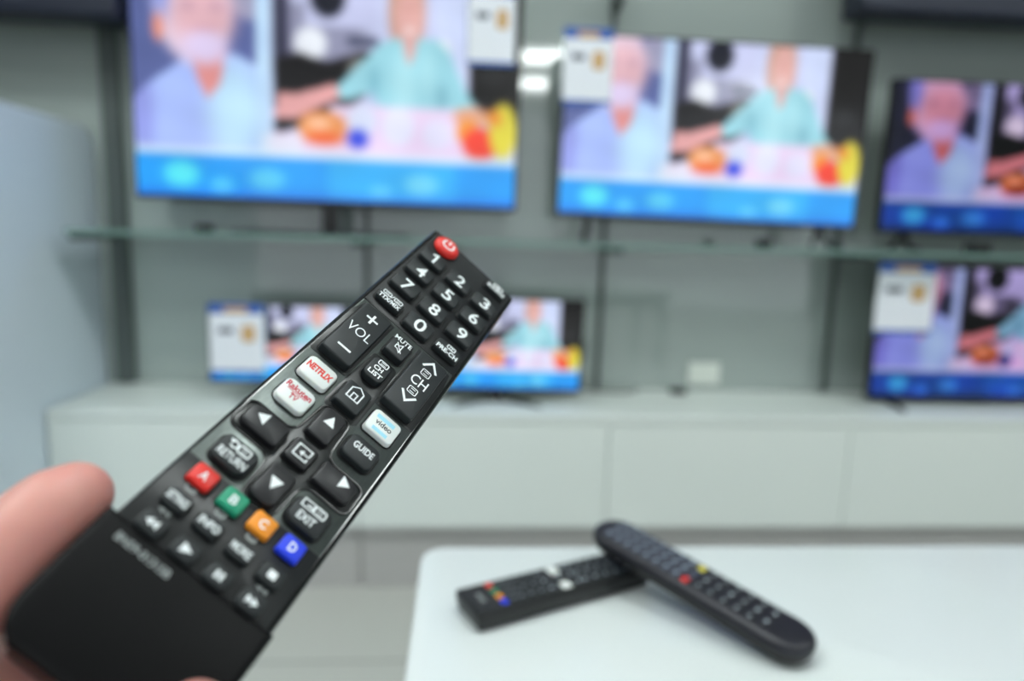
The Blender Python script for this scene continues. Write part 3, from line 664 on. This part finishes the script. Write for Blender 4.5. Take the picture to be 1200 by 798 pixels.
# coloured row
for i, (l, m, n) in enumerate((('A', 'red', 'red'), ('B', 'green', 'green'), ('C', 'orange', 'orange'), ('D', 'kblue', 'blue'))):
    cx = 4.28*(2*i-3); k = key(n+'_button', cx, 46.2, 6.2, 5.4, .8, 1.7, M[m], label='%s button lettered %s' % (n, l), gap=.3)
    mark('letter', text_bm(l, cx, -46.2, 1.9, 2.4, 1.7+EPS, .02), M['ink_w'], k)
for i, nm in enumerate(('SETTINGS', 'INFO', 'MORE', None)):
    cx = 4.28*(2*i-3)*1.02; k = key(('settings_button', 'info_button', 'more_button', 'stop_button')[i], cx, 54.3, 6.2, 4.6, 1.0, 1.7, M['key'], gap=.3)
    if nm: mark('lettering', text_bm(nm, cx, -54.3, 5.2, 2.0, 1.7+EPS, .02), M['ink_w'], k)
    else: bm = bmesh.new(); flat(bm, rrect(cx, -54.3, 2.1, 1.9, .2, 2), 1.7+EPS); mark('stop_symbol', bm, M['ink_w'], k)
for i, nm in enumerate(('rewind_button', 'play_button', 'pause_button', 'fast_forward_button')):
    cx = 4.28*(2*i-3)*1.02; k = key(nm, cx, 61.6, 6.2, 4.7, 1.1, 1.7, M['key'], gap=.3); z = 1.7+EPS; bm = bmesh.new(); y = -61.6
    if i == 0: flat(bm, [(cx-1.7, y), (cx-.2, y+1), (cx-.2, y-1)], z); flat(bm, [(cx-.2, y), (cx+1.3, y+1), (cx+1.3, y-1)], z+.01)
    if i == 1: flat(bm, [(cx+1.5, y), (cx-1.1, y-1.2), (cx-1.1, y+1.2)], z)
    if i == 2: stroke(bm, [(cx-.6, y-.95), (cx-.6, y+.95)], .75, z); stroke(bm, [(cx+.6, y-.95), (cx+.6, y+.95)], .75, z)
    if i == 3: flat(bm, [(cx+1.6, y), (cx+.1, y-1), (cx+.1, y+1)], z); flat(bm, [(cx+.1, y), (cx-1.4, y-1), (cx-1.4, y+1)], z+.01)
    mark('symbol', bm, M['ink_w'], k)
# small prints on the face
def back(px, py, zl=.0):
    """pixel -> local mm on the plane z = zl"""
    d = ray(px, py); Ri = REM.inverted(); o = Ri @ CAM; dd = Ri.to_3x3() @ d; s = (zl*mm-o.z)/dd.z; p = o+dd*s; return (p.x*1000, p.y*1000)
for px, py in ((224.6, 572), (259.3, 601), (295.3, 629.7)):
    q = back(px, py, .15); bm = bmesh.new(); icon_box(bm, q[0], q[1], 2.3, 1.6, .18, .55); mark('small_print', bm, M['ink_g'], rem)
for px, py in ((192.5, 599), (306.4, 690.3)):
    q = back(px, py, .15); bm = bmesh.new(); flat(bm, [(q[0]-1.6, q[1]), (q[0], q[1]+.7), (q[0], q[1]-.7)], .16); flat(bm, [(q[0], q[1]), (q[0]+1.5, q[1]+.7), (q[0]+1.5, q[1]-.7)], .17); mark('small_print', bm, M['ink_g'], rem)
mark('model_number', text_bm('BN59-01315B', -9.9, -67.2, 13.6, 1.9, .34, .02), M['ink_g'], rem)
bm = bmesh.new(); stack(bm, [(rrect(0, TOP+.0, 16, 1.0, .3), -9), (rrect(0, TOP+.0, 16, 1.0, .3), -2.2)]); rob('infrared_window', bm, M['led'])

# ------------------------------------------------------------------ hand (voxel union of tapered capsules, one continuous mesh)
def capsule_chain(bm, pts, n=20):
    for (p, r), (q, s) in zip(pts, pts[1:]):
        p, q = Vector(p), Vector(q); L = (q-p).length; k = max(int(L/2.0), 2)
        for i in range(k+1):
            t = i/k; bmesh.ops.create_icosphere(bm, subdivisions=3, radius=r+(s-r)*t, matrix=Matrix.Translation(p.lerp(q, t)))
bm = bmesh.new()
thumb = [((-29.6, -61.5, -10), 7.6), ((-30.3, -66.5, -10.3), 8.9), ((-30.2, -73, -11.2), 9.2), ((-28.8, -82, -13.5), 8.9), ((-27.8, -92, -17), 9.4), ((-27, -106, -23), 12), ((-24, -130, -32), 17), ((-12, -160, -42), 20), ((-6, -190, -48), 22)]
capsule_chain(bm, thumb)
fingers = [
    [((-6, -176, -46), 17), ((6, -122, -40), 12), ((25, -101, -36), 9.2), ((33, -88, -24), 8.2), ((30.5, -84.5, -6), 7.5), ((24, -85, 4.5), 6.8), ((17.0, -86.5, 7.4), 6.0)],
    [((-6, -178, -46), 16), ((8, -140, -43), 12), ((30, -122, -38), 9.4), ((37, -112, -24), 8.3), ((33, -107, -8), 7.6), ((22, -105, -1), 7.0), ((15, -104.5, .5), 6.2)],
    [((-4, -182, -46), 16), ((10, -158, -44), 12), ((30, -143, -40), 9.0), ((37, -135, -28), 8.0), ((33, -130, -12), 7.4), ((22, -127, -6), 6.8), ((15, -126, -5), 6.0)],
    [((-4, -186, -46), 15), ((12, -174, -44), 11), ((28, -163, -41), 8.0), ((34, -157, -31), 7.0), ((30, -152, -18), 6.4), ((21, -149, -13), 5.8), ((16, -148, -12), 5.2)]]
for f in fingers: capsule_chain(bm, f)
palm = [((-22, -128, -40), 13), ((-6, -150, -42), 17), ((8, -170, -44), 15), ((-4, -200, -48), 22), ((-16, -250, -60), 24), ((-34, -340, -86), 30)]
capsule_chain(bm, palm)
capsule_chain(bm, [((-27.5, -92, -16.5), 9.8), ((-24, -95, -25), 11), ((-20, -94, -30.5), 12), ((8, -96, -33), 12.5)])
capsule_chain(bm, [((-26, -100, -24), 13), ((-18, -104, -34), 16)])
capsule_chain(bm, [((-20, -112, -36), 12), ((2, -118, -38), 12.5), ((12, -150, -43), 14)])
for v in bm.verts: v.co = v.co*mm
hand = obj('hand', bm, M['skin'])
rm = hand.modifiers.new('r', 'REMESH'); rm.mode = 'VOXEL'; rm.voxel_size = .0013; rm.use_smooth_shade = True
sm = hand.modifiers.new('s', 'SMOOTH'); sm.factor = .5; sm.iterations = 8
bpy.context.view_layer.update()
me = bpy.data.meshes.new_from_object(hand.evaluated_get(bpy.context.evaluated_depsgraph_get()))
hand.modifiers.clear(); hand.data = me; me.shade_smooth(); hand.matrix_world = REM
tag(hand, 'left hand at the lower left corner, thumb pressed along the side of the held remote', 'hand')
# nails: thin curved shells on thumb and fingers
def nail(base, tip, outn, w, rad):
    b, t = Vector(base), Vector(tip); L = t-b; d = L.normalized(); n_ = Vector(outn); n_ = (n_-d*n_.dot(d)).normalized(); s = d.cross(n_)
    bm = bmesh.new(); nu, nv = 10, 8; g = []; g2 = []
    for j in range(nv+1):
        row = []; row2 = []
        for i in range(nu+1):
            a = (i/nu-.5)*2; vv = j/nv
            wd_ = w*(1-.25*abs(2*vv-1)**3); ang = a*wd_/rad
            p = b+L*vv+(s*math.sin(ang)+n_*math.cos(ang))*rad
            row.append(bm.verts.new(p*mm)); row2.append(bm.verts.new((p-n_*.8)*mm))
        g.append(row); g2.append(row2)
    for G, fl in ((g, 0), (g2, 1)):
        for j in range(nv):
            for i in range(nu):
                q = (G[j][i], G[j][i+1], G[j+1][i+1], G[j+1][i]); bm.faces.new(q if not fl else q[::-1])
    return obj('nail', bm, M['nail'], hand, smooth=60)
nail((-30.3, -70, -10.6), (-29.5, -58.5, -9.8), (-.4, 0, -.92), 5.6, 8.7)
nail((24.5, -85, 4.9), (15.8, -86.8, 7.6), (.25, .1, 1), 4.4, 6.7)
nail((22, -105, -1), (14, -104.4, .6), (.1, 0, 1), 4.4, 6.9)
nail((22, -127, -6), (14, -126, -5), (.1, 0, 1), 4.2, 6.7)
nail((21, -149, -13), (15, -148, -12), (.1, 0, 1), 3.6, 5.7)

# ------------------------------------------------------------------ the two remotes on the table
def tkey(name, parent, x, y, w, h, z, m, mk=None, r=1.0, H=1.2):
    bm = bmesh.new(); stack(bm, [(rrect(x, y, w, h, r, 3), z-.4), (rrect(x, y, w, h, r, 3), z+H-.4), (rrect(x, y, w-.8, h-.8, r, 3), z+H)])
    if mk: stack(bm, [(rrect(x, y, mk[0], mk[1], .3, 2), z+H-.05), (rrect(x, y, mk[0], mk[1], .3, 2), z+H+.05)], mi=1)
    for v in bm.verts: v.co *= mm
    return obj(name, bm, [m, M['pale']], parent, smooth=40)
a0, b0 = Vector((-.004, .484)), Vector((.013, .448)); mid = (a0+b0)/2; acr = (a0-b0).normalized()
ang = math.atan2(-acr.x, acr.y)                         # heading of the long axis
r1 = thing('remote_control', 'flat black remote lying on the white table underneath the other one', 'remote control', (mid.x, mid.y, ZT), (0, 0, ang-math.pi/2))
W1, L1, H1 = 40, 158, 15.5
def o1(i): return rrect(0, L1/2, W1-2*i, L1-2*i, max(2.2-i*.4, .6), 5)
bm = bmesh.new(); stack(bm, [(o1(4), .0), (o1(1.8), 1.6), (o1(.5), 5), (o1(0), 11), (o1(0), 14.2), (o1(.5), 15.1), (o1(1.4), H1)])
for v in bm.verts: v.co *= mm
obj('shell', bm, M['body'], r1, smooth=35)
bm = bmesh.new(); stack(bm, [(rrect(0, L1/2, W1-4, L1-4, 1.5), H1-.3), (rrect(0, L1/2, W1-4, L1-4, 1.5), H1+.15)])
for v in bm.verts: v.co *= mm
obj('face_plate', bm, M['face'], r1)
bm = text_bm('BN59', 0, 12, 13, 3.4, H1+.2, .03)
for v in bm.verts: v.co *= mm
obj('small_print', bm, M['ink_g'], r1)
for i, m in enumerate(('red', 'green', 'orange', 'kblue')): tkey(('red', 'green', 'orange', 'blue')[i]+'_button', r1, -12.6+8.4*i, 25, 6.4, 5.0, H1, M[m])
for y, xs_ in ((33, (-12.6, -4.2, 4.2, 12.6)), (40, (-12.6, -4.2, 4.2, 12.6)), (48, (-12, 0, 12)), (57, (-12, 0, 12)), (66, (-12, 0, 12)), (91, (-12, 0, 12)), (97, (-12, 0, 12)), (107, (-12, 0, 12)), (117, (-12, 0, 12)), (127, (-12, 0, 12)), (137, (-12, 0, 12))):
    for x in xs_: tkey('button', r1, x, y, 6.6 if len(xs_) == 4 else 8.8, 4.6 if len(xs_) == 4 else 6.4, H1, M['key'], (2.0, 1.4) if y < 60 else (3.0, 2.2))
tkey('white_button', r1, -11.5, 82, 11, 8, H1, M['keyw'], None, 1.8); tkey('white_button', r1, 12.2, 79, 9, 8, H1, M['keyw'], None, 1.8); tkey('button', r1, 0, 80, 8.4, 7, H1, M['key'], (3, 2.6))
tkey('power_button', r1, -12, 149, 7.6, 6.4, H1, M['red'], None, 3)

n2, f2_ = Vector((.236, .408)), Vector((.118, .545)); d2 = f2_-n2; L2 = d2.length*1000+4; ang2 = math.atan2(-d2.x, d2.y)
pit = math.asin(.0205/.135)
r2 = thing('remote_control', 'long round-ended black remote on the table, propped across the flat one', 'remote control', (n2.x, n2.y, ZT+.0005))
r2.matrix_world = Matrix.Translation((n2.x, n2.y, ZT+.0012)) @ Matrix.Rotation(ang2, 4, 'Z') @ Matrix.Rotation(pit, 4, 'X')
W2, H2 = 43, 15.5
def o2(i, sag=0): return rrect(0, L2/2, W2-2*i, L2-2*i, W2/2-i-1.5, 10)
bm = bmesh.new(); stack(bm, [(o2(7), 0), (o2(3), 1.2), (o2(.8), 4.5), (o2(0), 9)])
for v in bm.verts: v.co *= mm
obj('lower_shell', bm, M['r2side'], r2, smooth=60)
bm = bmesh.new(); stack(bm, [(o2(0), 8.9), (o2(.2), 11.5), (o2(1.4), 13.9), (o2(3.2), 15.1), (o2(5.5), H2)])
for v in bm.verts: v.co *= mm
obj('upper_shell', bm, M['r2shell'], r2, smooth=60, label='bluish black upper shell')
ys = [L2-18-9.2*i for i in range(8)]
for j, y in enumerate(ys):
    for x in (-11.5, 0, 11.5): tkey('button', r2, x, y, 8.6, 5.6, H2, M['r2key'], (3.4, 2.2), 1.8, 1.0)
yb = ys[-1]-9
for i, (m, n) in enumerate((('green', 'green'), ('red', 'red'), ('yellow', 'yellow'), ('kblue', 'blue'))):
    tkey(n+'_button', r2, (-4.5, -13.0, 11.5, 4.0)[i], yb, 6.6, 5, H2, M[m] if n in ('red', 'yellow') else M['r2key'], None, 1.4, 1.0)
for j in range(6):
    y = yb-10.3-10.3*j
    for x in ((-11.5, 0, 11.5) if j < 5 else (-7, 7)): tkey('button', r2, x, y, 7.8, 5.2, H2, M['key'], (2.4, 1.8) if (j+x) % 2 else (3.4, 2.2), 2.2, 1.0)

# ------------------------------------------------------------------ view
SC.view_settings.view_transform = 'Standard'; SC.view_settings.look = 'None'
SC.view_settings.exposure = 0; SC.view_settings.gamma = 1; SC.view_settings.use_curve_mapping = False
SC.cycles.use_denoising = True; SC.cycles.max_bounces = 8
